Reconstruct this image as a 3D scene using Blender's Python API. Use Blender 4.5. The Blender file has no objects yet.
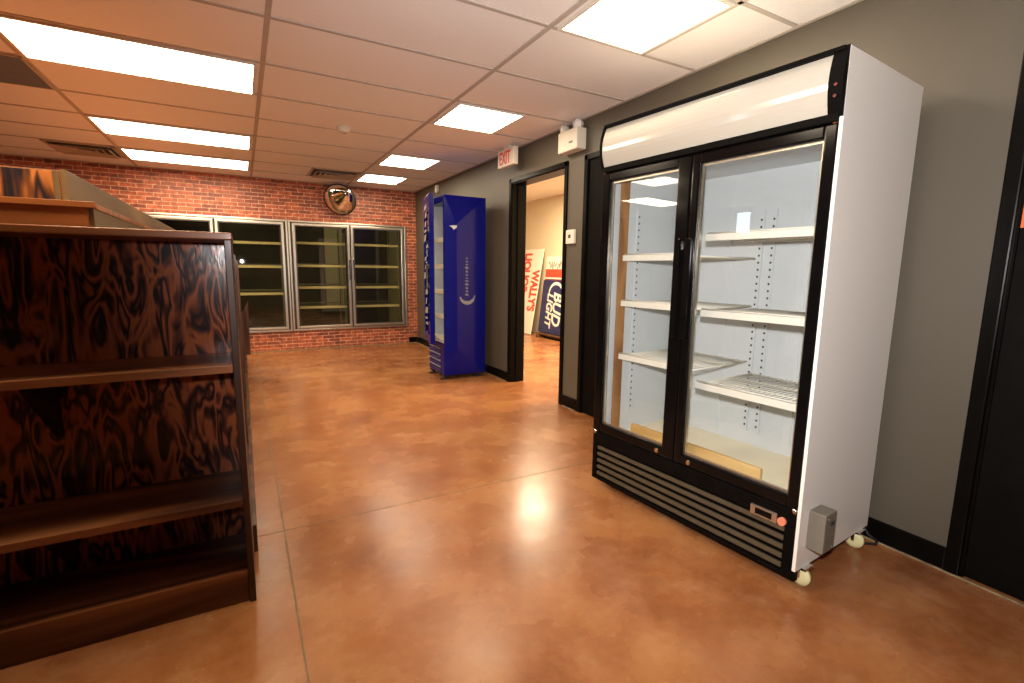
import bpy, bmesh, math, random
from mathutils import Vector, Matrix
random.seed(7)
SC = bpy.context.scene
COL = SC.collection
PI = math.pi

# ------------------------------------------------------------------ materials
def new_mat(name):
    m = bpy.data.materials.new(name); m.use_nodes = True
    nt = m.node_tree
    b = nt.nodes['Principled BSDF']
    return m, nt, b

def N(nt, typ, **kw):
    n = nt.nodes.new(typ)
    for k, v in kw.items():
        if k.startswith('i_'):
            n.inputs[k[2:].replace('_', ' ')].default_value = v
        else:
            setattr(n, k, v)
    return n

def ramp(nt, stops, fac, interp='LINEAR'):
    r = N(nt, 'ShaderNodeValToRGB'); r.color_ramp.interpolation = interp
    els = r.color_ramp.elements
    while len(els) < len(stops): els.new(0.5)
    for e, (p, c) in zip(els, stops):
        e.position = p; e.color = (*c, 1) if len(c) == 3 else c
    nt.links.new(fac, r.inputs[0])
    return r

def objco(nt, scale=(1, 1, 1), rot=(0, 0, 0), loc=(0, 0, 0)):
    t = N(nt, 'ShaderNodeTexCoord'); mp = N(nt, 'ShaderNodeMapping')
    mp.inputs['Scale'].default_value = scale; mp.inputs['Rotation'].default_value = rot
    mp.inputs['Location'].default_value = loc
    nt.links.new(t.outputs['Object'], mp.inputs['Vector'])
    return mp.outputs['Vector']

def mat_plain(name, col, rough=0.5, metal=0.0, coat=0.0, vary=0.06, scale=14.0, bump=0.0, bscale=300.0, spec=0.5):
    m, nt, b = new_mat(name)
    v = objco(nt)
    n = N(nt, 'ShaderNodeTexNoise'); n.inputs['Scale'].default_value = scale; n.inputs['Detail'].default_value = 4
    nt.links.new(v, n.inputs['Vector'])
    lo = tuple(max(0, c * (1 - vary)) for c in col); hi = tuple(min(1, c * (1 + vary)) for c in col)
    r = ramp(nt, [(0.3, lo), (0.7, hi)], n.outputs['Fac'])
    nt.links.new(r.outputs[0], b.inputs['Base Color'])
    b.inputs['Roughness'].default_value = rough; b.inputs['Metallic'].default_value = metal
    b.inputs['Specular IOR Level'].default_value = spec
    if coat:
        b.inputs['Coat Weight'].default_value = coat; b.inputs['Coat Roughness'].default_value = 0.06
    if bump:
        n2 = N(nt, 'ShaderNodeTexNoise'); n2.inputs['Scale'].default_value = bscale; n2.inputs['Detail'].default_value = 2
        nt.links.new(v, n2.inputs['Vector'])
        bp = N(nt, 'ShaderNodeBump'); bp.inputs['Strength'].default_value = bump; bp.inputs['Distance'].default_value = 0.004
        nt.links.new(n2.outputs['Fac'], bp.inputs['Height']); nt.links.new(bp.outputs[0], b.inputs['Normal'])
    return m

def mat_emit(name, col, strength):
    m, nt, b = new_mat(name)
    b.inputs['Base Color'].default_value = (0.9, 0.88, 0.82, 1)
    b.inputs['Emission Color'].default_value = (*col, 1)
    b.inputs['Emission Strength'].default_value = strength
    m.cycles.emission_sampling = 'FRONT'
    return m

def mat_glass(name, tint=(0.95, 0.97, 0.96), ior=1.5, rough=0.01, boost=0.0):
    m, nt, b = new_mat(name)
    out = nt.nodes['Material Output']
    tr = N(nt, 'ShaderNodeBsdfTransparent'); tr.inputs[0].default_value = (*tint, 1)
    gl = N(nt, 'ShaderNodeBsdfGlossy'); gl.inputs['Roughness'].default_value = rough
    fr = N(nt, 'ShaderNodeFresnel')
    ge = N(nt, 'ShaderNodeNewGeometry')      # same reflectance on both faces of a thin pane
    io = N(nt, 'ShaderNodeMath', operation='MULTIPLY_ADD'); io.inputs[1].default_value = 1 / ior - ior; io.inputs[2].default_value = ior
    nt.links.new(ge.outputs['Backfacing'], io.inputs[0]); nt.links.new(io.outputs[0], fr.inputs[0])
    ad = N(nt, 'ShaderNodeMath', operation='ADD'); ad.use_clamp = True; ad.inputs[1].default_value = boost
    mx = N(nt, 'ShaderNodeMixShader')
    nt.links.new(fr.outputs[0], ad.inputs[0]); nt.links.new(ad.outputs[0], mx.inputs[0])
    nt.links.new(tr.outputs[0], mx.inputs[1]); nt.links.new(gl.outputs[0], mx.inputs[2])
    nt.links.new(mx.outputs[0], out.inputs['Surface'])
    return m

def mat_wood(name, dark, mid, light, vert='Z', rough=0.22, rings=9.0, sc=2.0, coat=0.35, seed=0.0, stretch=0.22, dist=0.55):
    """stained softwood plywood: contour-line figure stretched along one axis"""
    m, nt, b = new_mat(name)
    s = [sc, sc, sc]; s['XYZ'.index(vert)] = sc * stretch
    v = objco(nt, s, loc=(seed, seed * 1.7, seed * .6))
    n = N(nt, 'ShaderNodeTexNoise'); n.inputs['Scale'].default_value = 1.0; n.inputs['Detail'].default_value = 2.2
    n.inputs['Roughness'].default_value = 0.42; n.inputs['Distortion'].default_value = dist
    nt.links.new(v, n.inputs['Vector'])
    k = N(nt, 'ShaderNodeMath', operation='MULTIPLY'); k.inputs[1].default_value = rings * 6.283
    nt.links.new(n.outputs['Fac'], k.inputs[0])
    si = N(nt, 'ShaderNodeMath', operation='SINE'); nt.links.new(k.outputs[0], si.inputs[0])
    s2 = [70, 70, 70]; s2['XYZ'.index(vert)] = 3
    v2 = objco(nt, s2)
    n2 = N(nt, 'ShaderNodeTexNoise'); n2.inputs['Scale'].default_value = 1.0; n2.inputs['Detail'].default_value = 3
    nt.links.new(v2, n2.inputs['Vector'])
    ma = N(nt, 'ShaderNodeMath', operation='MULTIPLY_ADD'); ma.inputs[1].default_value = 0.34; ma.inputs[2].default_value = 0.33
    nt.links.new(si.outputs[0], ma.inputs[0])
    ad = N(nt, 'ShaderNodeMath', operation='MULTIPLY_ADD'); ad.inputs[1].default_value = 0.36
    nt.links.new(n2.outputs['Fac'], ad.inputs[0]); nt.links.new(ma.outputs[0], ad.inputs[2])
    r = ramp(nt, [(0.18, dark), (0.52, mid), (0.86, light)], ad.outputs[0])
    nt.links.new(r.outputs[0], b.inputs['Base Color'])
    b.inputs['Roughness'].default_value = rough
    b.inputs['Coat Weight'].default_value = coat; b.inputs['Coat Roughness'].default_value = 0.12; b.inputs['Specular IOR Level'].default_value = 0.3
    bp = N(nt, 'ShaderNodeBump'); bp.inputs['Strength'].default_value = 0.06; bp.inputs['Distance'].default_value = 0.003
    nt.links.new(ad.outputs[0], bp.inputs['Height']); nt.links.new(bp.outputs[0], b.inputs['Normal'])
    return m

def mat_floor():
    m, nt, b = new_mat('stained_concrete')
    v = objco(nt)
    def noise(s, d, dist=0.0, r=0.55):
        n = N(nt, 'ShaderNodeTexNoise'); n.inputs['Scale'].default_value = s; n.inputs['Detail'].default_value = d
        n.inputs['Distortion'].default_value = dist; n.inputs['Roughness'].default_value = r
        nt.links.new(v, n.inputs['Vector']); return n
    a = noise(1.0, 3, 0.0, .5); c = noise(3.4, 5, 0.0, .55); f = noise(30, 5, 0.0, .65)
    m1 = N(nt, 'ShaderNodeMath', operation='MULTIPLY_ADD'); m1.inputs[1].default_value = 0.9
    nt.links.new(c.outputs['Fac'], m1.inputs[0]); nt.links.new(a.outputs['Fac'], m1.inputs[2])
    m2 = N(nt, 'ShaderNodeMath', operation='MULTIPLY_ADD'); m2.inputs[1].default_value = 0.32
    nt.links.new(f.outputs['Fac'], m2.inputs[0]); nt.links.new(m1.outputs[0], m2.inputs[2])
    m3 = N(nt, 'ShaderNodeMath', operation='MULTIPLY'); m3.inputs[1].default_value = 0.45
    nt.links.new(m2.outputs[0], m3.inputs[0])
    r = ramp(nt, [(0.35, FLOOR_D), (0.50, FLOOR_M), (0.64, FLOOR_L)], m3.outputs[0])
    # sparse pale scuffs
    w = noise(6.5, 6, 0.0, .62)
    sc = ramp(nt, [(0.40, (0, 0, 0)), (0.85, (0.42, 0.42, 0.42))], w.outputs['Fac'], 'EASE')
    mx = N(nt, 'ShaderNodeMix', data_type='RGBA'); mx.inputs['B'].default_value = (0.48, 0.265, 0.13, 1)
    nt.links.new(sc.outputs[0], mx.inputs['Factor']); nt.links.new(r.outputs[0], mx.inputs['A'])
    nt.links.new(mx.outputs['Result'], b.inputs['Base Color'])
    rr = ramp(nt, [(0.3, (0.22,) * 3), (0.7, (0.31,) * 3)], c.outputs['Fac'])
    nt.links.new(rr.outputs[0], b.inputs['Roughness'])
    b.inputs['Specular IOR Level'].default_value = 0.31
    bp = N(nt, 'ShaderNodeBump'); bp.inputs['Strength'].default_value = 0.05; bp.inputs['Distance'].default_value = 0.01
    nt.links.new(c.outputs['Fac'], bp.inputs['Height']); nt.links.new(bp.outputs[0], b.inputs['Normal'])
    return m
FLOOR_D = (0.170, 0.052, 0.018); FLOOR_M = (0.290, 0.108, 0.036); FLOOR_L = (0.400, 0.180, 0.064)

def mat_brick():
    m, nt, b = new_mat('faux_brick')
    t = N(nt, 'ShaderNodeTexCoord')
    sx = N(nt, 'ShaderNodeSeparateXYZ'); cx = N(nt, 'ShaderNodeCombineXYZ')
    nt.links.new(t.outputs['Object'], sx.inputs[0])
    nt.links.new(sx.outputs['X'], cx.inputs['X']); nt.links.new(sx.outputs['Z'], cx.inputs['Y'])
    br = N(nt, 'ShaderNodeTexBrick'); br.inputs['Scale'].default_value = 1.0
    br.inputs['Brick Width'].default_value = 0.165; br.inputs['Row Height'].default_value = 0.0485
    br.inputs['Mortar Size'].default_value = 0.0042; br.inputs['Mortar Smooth'].default_value = 0.4
    br.inputs['Bias'].default_value = -0.1
    br.inputs['Color1'].default_value = (0.50, 0.125, 0.05, 1); br.inputs['Color2'].default_value = (0.19, 0.042, 0.026, 1)
    br.inputs['Mortar'].default_value = (0.70, 0.47, 0.30, 1)
    nt.links.new(cx.outputs[0], br.inputs['Vector'])
    n = N(nt, 'ShaderNodeTexNoise'); n.inputs['Scale'].default_value = 18; n.inputs['Detail'].default_value = 6
    nt.links.new(cx.outputs[0], n.inputs['Vector'])
    r = ramp(nt, [(0.35, (0.62, 0.55, 0.5)), (0.7, (1.35, 1.25, 1.2))], n.outputs['Fac'])
    mx = N(nt, 'ShaderNodeMix', data_type='RGBA', blend_type='MULTIPLY'); mx.inputs['Factor'].default_value = 1
    nt.links.new(br.outputs['Color'], mx.inputs['A']); nt.links.new(r.outputs[0], mx.inputs['B'])
    nt.links.new(mx.outputs['Result'], b.inputs['Base Color'])
    b.inputs['Roughness'].default_value = 0.5
    bp = N(nt, 'ShaderNodeBump'); bp.inputs['Strength'].default_value = 0.5; bp.inputs['Distance'].default_value = 0.006; bp.invert = True
    nt.links.new(br.outputs['Fac'], bp.inputs['Height']); nt.links.new(bp.outputs[0], b.inputs['Normal'])
    return m

M = {}
M['floor'] = mat_floor()
M['brick'] = mat_brick()
M['ceil_tile'] = mat_plain('ceiling_tile', (0.87, 0.84, 0.81), 0.9, vary=0.03, scale=160, bump=0.15, bscale=260)
M['tbar'] = mat_plain('ceiling_grid', (0.47, 0.415, 0.36), 0.6)
M['dark_tile'] = mat_plain('dark_ceiling_panel', (0.12, 0.145, 0.20), 0.8)
M['wall_paint'] = mat_plain('taupe_paint', (0.096, 0.080, 0.056), 0.5, vary=0.03, scale=3, bump=0.05, bscale=220)
M['wall_cream'] = mat_plain('cream_paint', (0.66, 0.55, 0.38), 0.6, vary=0.03, scale=3)
M['black_trim'] = mat_plain('black_gloss_paint', (0.0035, 0.003, 0.0025), 0.3, vary=0.2, spec=0.08)
M['black_door'] = mat_plain('black_door_paint', (0.0035, 0.003, 0.0025), 0.55, vary=0.2, spec=0.06)
M['caulk'] = mat_plain('old_caulk', (0.25, 0.19, 0.10), 0.8, vary=0.4, scale=30)
M['joint'] = mat_plain('joint_filler', (0.19, 0.115, 0.05), 0.7, vary=0.3, scale=20)
M['white_metal'] = mat_plain('white_enamel', (0.80, 0.755, 0.69), 0.32, vary=0.015, scale=60, bump=0.03, bscale=500)
M['liner'] = mat_plain('white_liner', (0.62, 0.655, 0.67), 0.38, vary=0.01)
M['liner_floor'] = mat_plain('white_liner_floor', (0.90, 0.83, 0.62), 0.45, vary=0.02)
M['shelf_wire'] = mat_plain('white_coated_wire', (0.82, 0.78, 0.68), 0.4, vary=0.02)
M['slot'] = mat_plain('dark_slot', (0.03, 0.03, 0.03), 0.8)
M['black_plastic'] = mat_plain('black_gloss_plastic', (0.0035, 0.003, 0.003), 0.12, vary=0.2, spec=0.2)
M['black_matte'] = mat_plain('black_matte_plastic', (0.0032, 0.0028, 0.0025), 0.5, vary=0.2, spec=0.06)
M['grille'] = mat_plain('dark_bronze_slat', (0.085, 0.066, 0.038), 0.5, metal=0.2, vary=0.1)
M['chrome'] = mat_plain('chrome', (0.78, 0.76, 0.72), 0.12, metal=1.0, vary=0.02)
M['alu'] = mat_plain('brushed_aluminium', (0.62, 0.56, 0.46), 0.28, metal=0.9, vary=0.05, scale=40)
M['alu_dark'] = mat_plain('dark_gasket', (0.05, 0.045, 0.04), 0.4)
M['grey_box'] = mat_plain('grey_plastic_box', (0.17, 0.15, 0.115), 0.5, vary=0.04)
M['red_lens'] = mat_plain('salmon_lens', (0.62, 0.20, 0.12), 0.3)
M['red_dark'] = mat_plain('dark_red_mark', (0.16, 0.02, 0.015), 0.4)
M['wheel'] = mat_plain('cream_wheel', (0.74, 0.68, 0.36), 0.4)
M['acrylic'] = mat_plain('white_acrylic_sign', (0.50, 0.46, 0.385), 0.18, vary=0.01, coat=0.5)
M['pine'] = mat_wood('raw_pine', (0.55, 0.33, 0.11), (0.66, 0.42, 0.16), (0.74, 0.50, 0.21), 'Y', 0.5, 4, 3.0, 0.0)
M['batten'] = mat_wood('brown_batten', (0.24, 0.11, 0.04), (0.32, 0.15, 0.05), (0.40, 0.20, 0.07), 'Z', 0.45, 4, 6.0, 0.1)
M['ply_v'] = mat_wood('dark_stained_plywood', (0.026, 0.014, 0.015), (0.175, 0.049, 0.028), (0.450, 0.125, 0.048), 'Z', 0.2, 4.5, 15.0, 0.12, stretch=0.27, dist=1.1)
M['ply_h'] = mat_wood('stained_shelf_board', (0.085, 0.029, 0.012), (0.18, 0.064, 0.024), (0.29, 0.11, 0.040), 'X', 0.4, 4.0, 5.0, 0.08, 3.0, stretch=0.12)
M['ply_edge'] = mat_wood('stained_edge_board', (0.045, 0.018, 0.010), (0.085, 0.035, 0.018), (0.13, 0.055, 0.028), 'Z', 0.42, 3.0, 6.0, 0.05, 5.0, stretch=0.1)
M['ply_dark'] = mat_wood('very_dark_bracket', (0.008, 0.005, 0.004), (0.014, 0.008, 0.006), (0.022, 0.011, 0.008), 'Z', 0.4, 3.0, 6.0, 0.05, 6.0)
M['ply_o'] = mat_wood('orange_plywood', (0.014, 0.009, 0.012), (0.15, 0.046, 0.012), (0.46, 0.155, 0.034), 'Z', 0.45, 3.2, 16.0, 0.0, 1.3, stretch=0.12)
M['ply_oh'] = mat_wood('orange_board', (0.19, 0.060, 0.015), (0.26, 0.083, 0.020), (0.33, 0.11, 0.026), 'X', 0.45, 4.0, 3.0, 0.3, 2.2, stretch=0.15)
M['ply_side'] = mat_wood('olive_brown_board', (0.085, 0.050, 0.020), (0.115, 0.068, 0.026), (0.15, 0.088, 0.034), 'Y', 0.6, 3.0, 3.0, 0.0, 4.1, stretch=0.15)
M['blue'] = mat_plain('deep_blue_enamel', (0.0028, 0.0045, 0.150), 0.2, vary=0.06, spec=0.2)
M['blue_dark'] = mat_plain('navy_grille', (0.012, 0.014, 0.10), 0.35, vary=0.1)
M['silver'] = mat_plain('silver_ink', (0.72, 0.73, 0.78), 0.25, metal=0.5)
M['silver_dim'] = mat_plain('worn_silver_ink', (0.24, 0.25, 0.30), 0.35, metal=0.4, vary=0.4, scale=60)
M['lamp'] = mat_emit('lamp_diffuser', (1.0, 0.83, 0.60), 21.0)
M['daylight'] = mat_emit('daylit_pane', (0.80, 0.92, 1.0), 9.0)
M['lamp_cold_fill'] = mat_emit('cold_room_fill', (1.0, 0.90, 0.60), 4.0)  # glow of the fill lights added in the cold room
M['lamp_store'] = mat_emit('storeroom_lamp_diffuser', (1.0, 0.83, 0.56), 82.0)
M['lamp_frame'] = mat_plain('lamp_frame_white', (0.72, 0.66, 0.56), 0.4)
M['vent'] = mat_plain('vent_enamel', (0.42, 0.33, 0.24), 0.5)
M['vent_dark'] = mat_plain('vent_throat', (0.05, 0.045, 0.045), 0.7)
M['off_white'] = mat_plain('off_white_plastic', (0.76, 0.70, 0.58), 0.4, vary=0.02)
M['exit_red'] = mat_plain('exit_red', (0.72, 0.07, 0.05), 0.4)
M['clear_lens'] = mat_plain('lamp_lens', (0.80, 0.80, 0.76), 0.12, vary=0.03, coat=0.6)
M['glass'] = mat_glass('clear_glass', (0.97, 0.98, 0.98), 1.5)
M['glass_dark'] = mat_glass('tinted_glass', (0.84, 0.83, 0.74), 1.5, 0.015, 0.0)
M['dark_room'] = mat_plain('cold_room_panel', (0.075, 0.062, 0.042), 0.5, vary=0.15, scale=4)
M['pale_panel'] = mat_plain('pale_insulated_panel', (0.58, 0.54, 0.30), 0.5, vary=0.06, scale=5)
M['rack_rail'] = mat_plain('cream_price_rail', (0.82, 0.72, 0.42), 0.4, vary=0.04)
M['rack_post'] = mat_plain('grey_rack_post', (0.26, 0.24, 0.18), 0.4, metal=0.4)
M['mirror'] = mat_plain('mirror_dome', (0.86, 0.82, 0.76), 0.03, metal=1.0, vary=0.01)
M['sign_white'] = mat_plain('white_sign_face', (0.78, 0.72, 0.60), 0.4, vary=0.03)
M['sign_red'] = mat_plain('red_sign_ink', (0.62, 0.06, 0.03), 0.4)
M['sign_darkred'] = mat_plain('dark_red_panel', (0.20, 0.025, 0.018), 0.4, vary=0.2)
M['sign_navy'] = mat_plain('navy_sign_face', (0.010, 0.016, 0.085), 0.3, vary=0.3, scale=8)
M['ink_grey'] = mat_plain('grey_ink', (0.20, 0.17, 0.12), 0.6)
M['brown_wood'] = mat_plain('brown_wood', (0.10, 0.04, 0.02), 0.5, vary=0.3)
M['orange'] = mat_plain('orange_sticker', (0.85, 0.14, 0.02), 0.5)
M['rubber'] = mat_plain('black_rubber', (0.015, 0.015, 0.015), 0.6)

# ------------------------------------------------------------------ mesh helpers
class MB:
    def __init__(s): s.bm = bmesh.new(); s.mats = []
    def mi(s, m):
        if m is None: return 0
        if m not in s.mats: s.mats.append(m)
        return s.mats.index(m)
    def box(s, x0, x1, y0, y1, z0, z1, b=0.0, m=None, mtx=None):
        t = bmesh.new()
        bmesh.ops.create_cube(t, size=1.0)
        bmesh.ops.scale(t, vec=(abs(x1 - x0), abs(y1 - y0), abs(z1 - z0)), verts=t.verts)
        bmesh.ops.translate(t, vec=((x0 + x1) / 2, (y0 + y1) / 2, (z0 + z1) / 2), verts=t.verts)
        if b > 0:
            b = min(b, 0.45 * min(abs(x1 - x0), abs(y1 - y0), abs(z1 - z0)))
            bmesh.ops.bevel(t, geom=t.edges[:], offset=b, segments=2, affect='EDGES', profile=0.6)
        return s._merge(t, m, mtx)
    def _merge(s, t, m, mtx=None, smooth=False):
        if mtx is not None: bmesh.ops.transform(t, matrix=mtx, verts=t.verts)
        i = s.mi(m)
        mp = {v: s.bm.verts.new(v.co) for v in t.verts}
        for f in t.faces:
            try:
                g = s.bm.faces.new([mp[v] for v in f.verts]); g.material_index = i; g.smooth = smooth or f.smooth
            except ValueError: pass
        t.free(); return s
    def cyl(s, p0, p1, r, n=20, m=None, r2=None, smooth=True):
        p0, p1 = Vector(p0), Vector(p1); d = p1 - p0
        t = bmesh.new()
        bmesh.ops.create_cone(t, cap_ends=True, segments=n, radius1=r, radius2=r if r2 is None else r2, depth=d.length)
        for f in t.faces: f.smooth = smooth and len(f.verts) == 4
        q = d.to_track_quat('Z', 'Y').to_matrix().to_4x4(); q.translation = (p0 + p1) / 2
        return s._merge(t, m, q)
    def poly(s, pts, vec, m=None, b=0.0):
        """extrude a planar polygon along vec"""
        t = bmesh.new(); vec = Vector(vec)
        a = [t.verts.new(p) for p in pts]; c = [t.verts.new(Vector(p) + vec) for p in pts]
        n = len(pts)
        t.faces.new(a); t.faces.new(c[::-1])
        for i in range(n): t.faces.new((a[i], c[i], c[(i + 1) % n], a[(i + 1) % n]))
        bmesh.ops.recalc_face_normals(t, faces=t.faces)
        if b: bmesh.ops.bevel(t, geom=t.edges[:], offset=b, segments=2, affect='EDGES')
        return s._merge(t, m)
    def face(s, pts, m=None):
        f = s.bm.faces.new([s.bm.verts.new(p) for p in pts]); f.material_index = s.mi(m); return s
    def lathe(s, prof, mtx=None, n=40, m=None):
        """prof = [(r, z)] revolved about z"""
        t = bmesh.new(); rings = []
        for r, z in prof:
            rings.append([t.verts.new((r * math.cos(2 * PI * k / n), r * math.sin(2 * PI * k / n), z)) for k in range(n)] if r > 1e-6 else [t.verts.new((0, 0, z))])
        for A, B in zip(rings, rings[1:]):
            for k in range(n):
                k2 = (k + 1) % n
                if len(A) == 1 and len(B) == 1: continue
                if len(A) == 1: f = t.faces.new((A[0], B[k], B[k2]))
                elif len(B) == 1: f = t.faces.new((A[k], B[0], A[k2]))
                else: f = t.faces.new((A[k], B[k], B[k2], A[k2]))
                f.smooth = True
        bmesh.ops.recalc_face_normals(t, faces=t.faces)
        return s._merge(t, m, mtx)
    def tube(s, pts, r, n=8, m=None):
        pts = [Vector(p) for p in pts]; t = bmesh.new(); rings = []
        for i, p in enumerate(pts):
            d = (pts[min(i + 1, len(pts) - 1)] - pts[max(i - 1, 0)]).normalized()
            q = d.to_track_quat('Z', 'Y')
            rings.append([t.verts.new(p + q @ Vector((r * math.cos(2 * PI * k / n), r * math.sin(2 * PI * k / n), 0))) for k in range(n)])
        for A, B in zip(rings, rings[1:]):
            for k in range(n):
                f = t.faces.new((A[k], A[(k + 1) % n], B[(k + 1) % n], B[k])); f.smooth = True
        t.faces.new(rings[0][::-1]); t.faces.new(rings[-1])
        return s._merge(t, m)
    def build(s, name, mat, parent=None, loc=None, rot=None):
        me = bpy.data.meshes.new(name)
        # material slots: 0 = mat unless explicit ones were given
        if None not in s.mats and s.mats:
            pass
        s.bm.normal_update()
        bmesh.ops.recalc_face_normals(s.bm, faces=s.bm.faces)
        s.bm.to_mesh(me); s.bm.free()
        if s.mats:
            for m in s.mats: me.materials.append(m)
        else:
            me.materials.append(mat)
        o = bpy.data.objects.new(name, me); COL.objects.link(o)
        if parent is not None: o.parent = parent
        if loc is not None: o.location = loc
        if rot is not None: o.rotation_euler = rot
        return o

def BX(name, mat, parent, *a, b=0.0, **k):
    return MB().box(*a, b=b).build(name, mat, parent, **k)

def tag(o, label=None, cat=None, group=None, kind=None):
    if label: o['label'] = label
    if cat: o['category'] = cat
    if group: o['group'] = group
    if kind: o['kind'] = kind
    return o
def thing(name, label, cat, loc=(0, 0, 0), rz=0.0, group=None):
    o = bpy.data.objects.new(name, None); COL.objects.link(o)
    o.empty_display_size = 0.1
    o.location = loc; o.rotation_euler = (0, 0, rz)
    return tag(o, label, cat, group)
def struct(o): o['kind'] = 'structure'; return o
def copy_tree(o, parent=None):
    c = o.copy(); COL.objects.link(c); c.parent = parent
    for ch in list(o.children): copy_tree(ch, c)
    return c
def text_obj(name, body, size, mat, parent, mtx, sx=1.0, depth=0.003, shear=0.0, offset=0.0, align='LEFT'):
    cu = bpy.data.curves.new(name, 'FONT'); cu.body = body; cu.size = size; cu.extrude = depth
    cu.shear = shear; cu.offset = offset; cu.align_x = align; cu.align_y = 'BOTTOM_BASELINE' if False else cu.align_y
    tmp = bpy.data.objects.new('tmp', cu); COL.objects.link(tmp)
    dg = bpy.context.evaluated_depsgraph_get()
    me = bpy.data.meshes.new_from_object(tmp.evaluated_get(dg)); me.name = name
    bpy.data.objects.remove(tmp); bpy.data.curves.remove(cu)
    me.transform(mtx @ Matrix.Diagonal((sx, 1, 1, 1)))
    me.materials.clear(); me.materials.append(mat)
    o = bpy.data.objects.new(name, me); COL.objects.link(o); o.parent = parent
    return o

# ------------------------------------------------------------------ room measures
ZC = 2.384            # ceiling height
XW = 2.445            # right wall
WT = 0.155            # right wall thickness
YB = 7.576            # brick wall
XL, YF = -5.2, -2.6   # left and front walls (out of the frame)
GX, GY, TL = 0.179, 2.783, 0.61   # ceiling grid origin and tile
D1A, D1B, DH = 3.50, 4.44, 2.062   # open doorway in the right wall
D2A, D2B = 2.25, 3.19             # black door behind the white cooler
D3A, D3B = -0.29, 0.684            # black door at the right edge
X2, Y2A, Y2B, ZC2 = 4.92, 2.3, 9.4, 2.50   # back room

# floor, ceiling
struct(BX('floor', M['floor'], None, XL - .2, X2 + .2, YF - .2, 9.6, -0.12, 0.0))
struct(BX('ceiling', M['ceil_tile'], None, XL - .2, XW + WT, YF - .2, YB + .14, ZC, ZC + 0.1))
g = MB()
k = math.floor((YF - GY) / TL)
ys = [GY + TL * i for i in range(k, 9) if YF < GY + TL * i < YB]
xs = [GX + 1.22 * i for i in range(-4, 2) if XL < GX + 1.22 * i < XW]
for x in xs: g.box(x - .013, x + .013, YF, YB, ZC - .006, ZC + .002)
for y in ys: g.box(XL, XW, y - .011, y + .011, ZC - .005, ZC + .002)
g.box(XW - .022, XW, YF, YB, ZC - .007, ZC); g.box(XL, XW, YB - .022, YB, ZC - .007, ZC)
# grid member along the right lamps
g.box(GX + 1.22 + .61 - .012, GX + 1.22 + .61 + .012, GY - 3 * TL, GY - TL, ZC - .005, ZC + .002)
struct(g.build('trim_ceiling_grid', M['tbar']))

# right wall with three door openings
w = MB()
def wseg(y0, y1, z0=0.0, z1=ZC): w.box(XW, XW + WT, y0, y1, z0, z1)
wseg(YF, D3A - .0); wseg(D3A, D3B, DH, ZC); wseg(D3B, D2A); wseg(D2A, D2B, DH, ZC)
wseg(D2B, D1A); wseg(D1A, D1B, DH, ZC); wseg(D1B, YB + .14)
struct(w.build('wall_right', M['wall_paint']))
# brick wall with the cold room opening
BXA, BXB, BZA, BZB = -1.185, 2.275, 0.275, 1.85
w = MB()
w.box(XL, BXA, YB, YB + .14, 0, ZC); w.box(BXB, XW, YB, YB + .14, 0, ZC)
w.box(BXA, BXB, YB, YB + .14, 0, BZA); w.box(BXA, BXB, YB, YB + .14, BZB, ZC)
struct(w.build('wall_back', M['brick']))
struct(BX('wall_left', M['wall_paint'], None, XL - .12, XL, YF, YB + .14, 0, ZC))
wn = MB(); wn.box(XL, XL + .03, 4.60, 4.645, 1.60, 2.33, b=.004); wn.box(XL, XL + .03, 4.895, 4.94, 1.60, 2.33, b=.004)
wn.box(XL, XL + .03, 4.60, 4.94, 1.60, 1.655, b=.004); wn.box(XL, XL + .03, 4.60, 4.94, 2.275, 2.33, b=.004)
wn = struct(wn.build('window_1', M['black_trim']))
BX('pane', M['daylight'], wn, XL + .004, XL + .012, 4.645, 4.895, 1.655, 2.275)
struct(BX('wall_front', M['wall_paint'], None, XL, XW, YF - .12, YF, 0, ZC))
# back room shell
w = MB()
w.box(X2, X2 + .1, Y2A, Y2B, 0, ZC2 + .1)
struct(w.build('wall_storeroom_far', M['wall_cream']))
w = MB(); w.box(XW + WT, X2, Y2B, Y2B + .1, 0, ZC2 + .1); w.box(XW + WT, X2, Y2A - .1, Y2A, 0, ZC2 + .1)
w.box(XW + WT, XW + WT + .02, YB + .14, Y2B, 0, ZC2 + .1)
struct(w.build('wall_storeroom_side', M['wall_cream']))
struct(BX('ceiling_storeroom', M['ceil_tile'], None, XW + WT, X2 + .1, Y2A - .1, Y2B + .1, ZC2, ZC2 + .1))
# cold room shell behind the brick
CY1, CXA, CXB, CZ = 9.25, -1.9, 2.42, 2.25
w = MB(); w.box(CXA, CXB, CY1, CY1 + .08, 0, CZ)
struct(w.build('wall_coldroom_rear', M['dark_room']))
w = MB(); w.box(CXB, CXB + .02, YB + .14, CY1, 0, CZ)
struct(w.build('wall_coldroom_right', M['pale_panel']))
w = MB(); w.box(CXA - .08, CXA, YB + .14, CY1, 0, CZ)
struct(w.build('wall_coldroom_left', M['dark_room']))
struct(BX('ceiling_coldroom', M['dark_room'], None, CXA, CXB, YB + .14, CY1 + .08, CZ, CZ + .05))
d = BX('door_4', M['pale_panel'], None, 1.30, 1.64, CY1 - .05, CY1, .50, 1.93, b=.006); struct(d)

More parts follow.
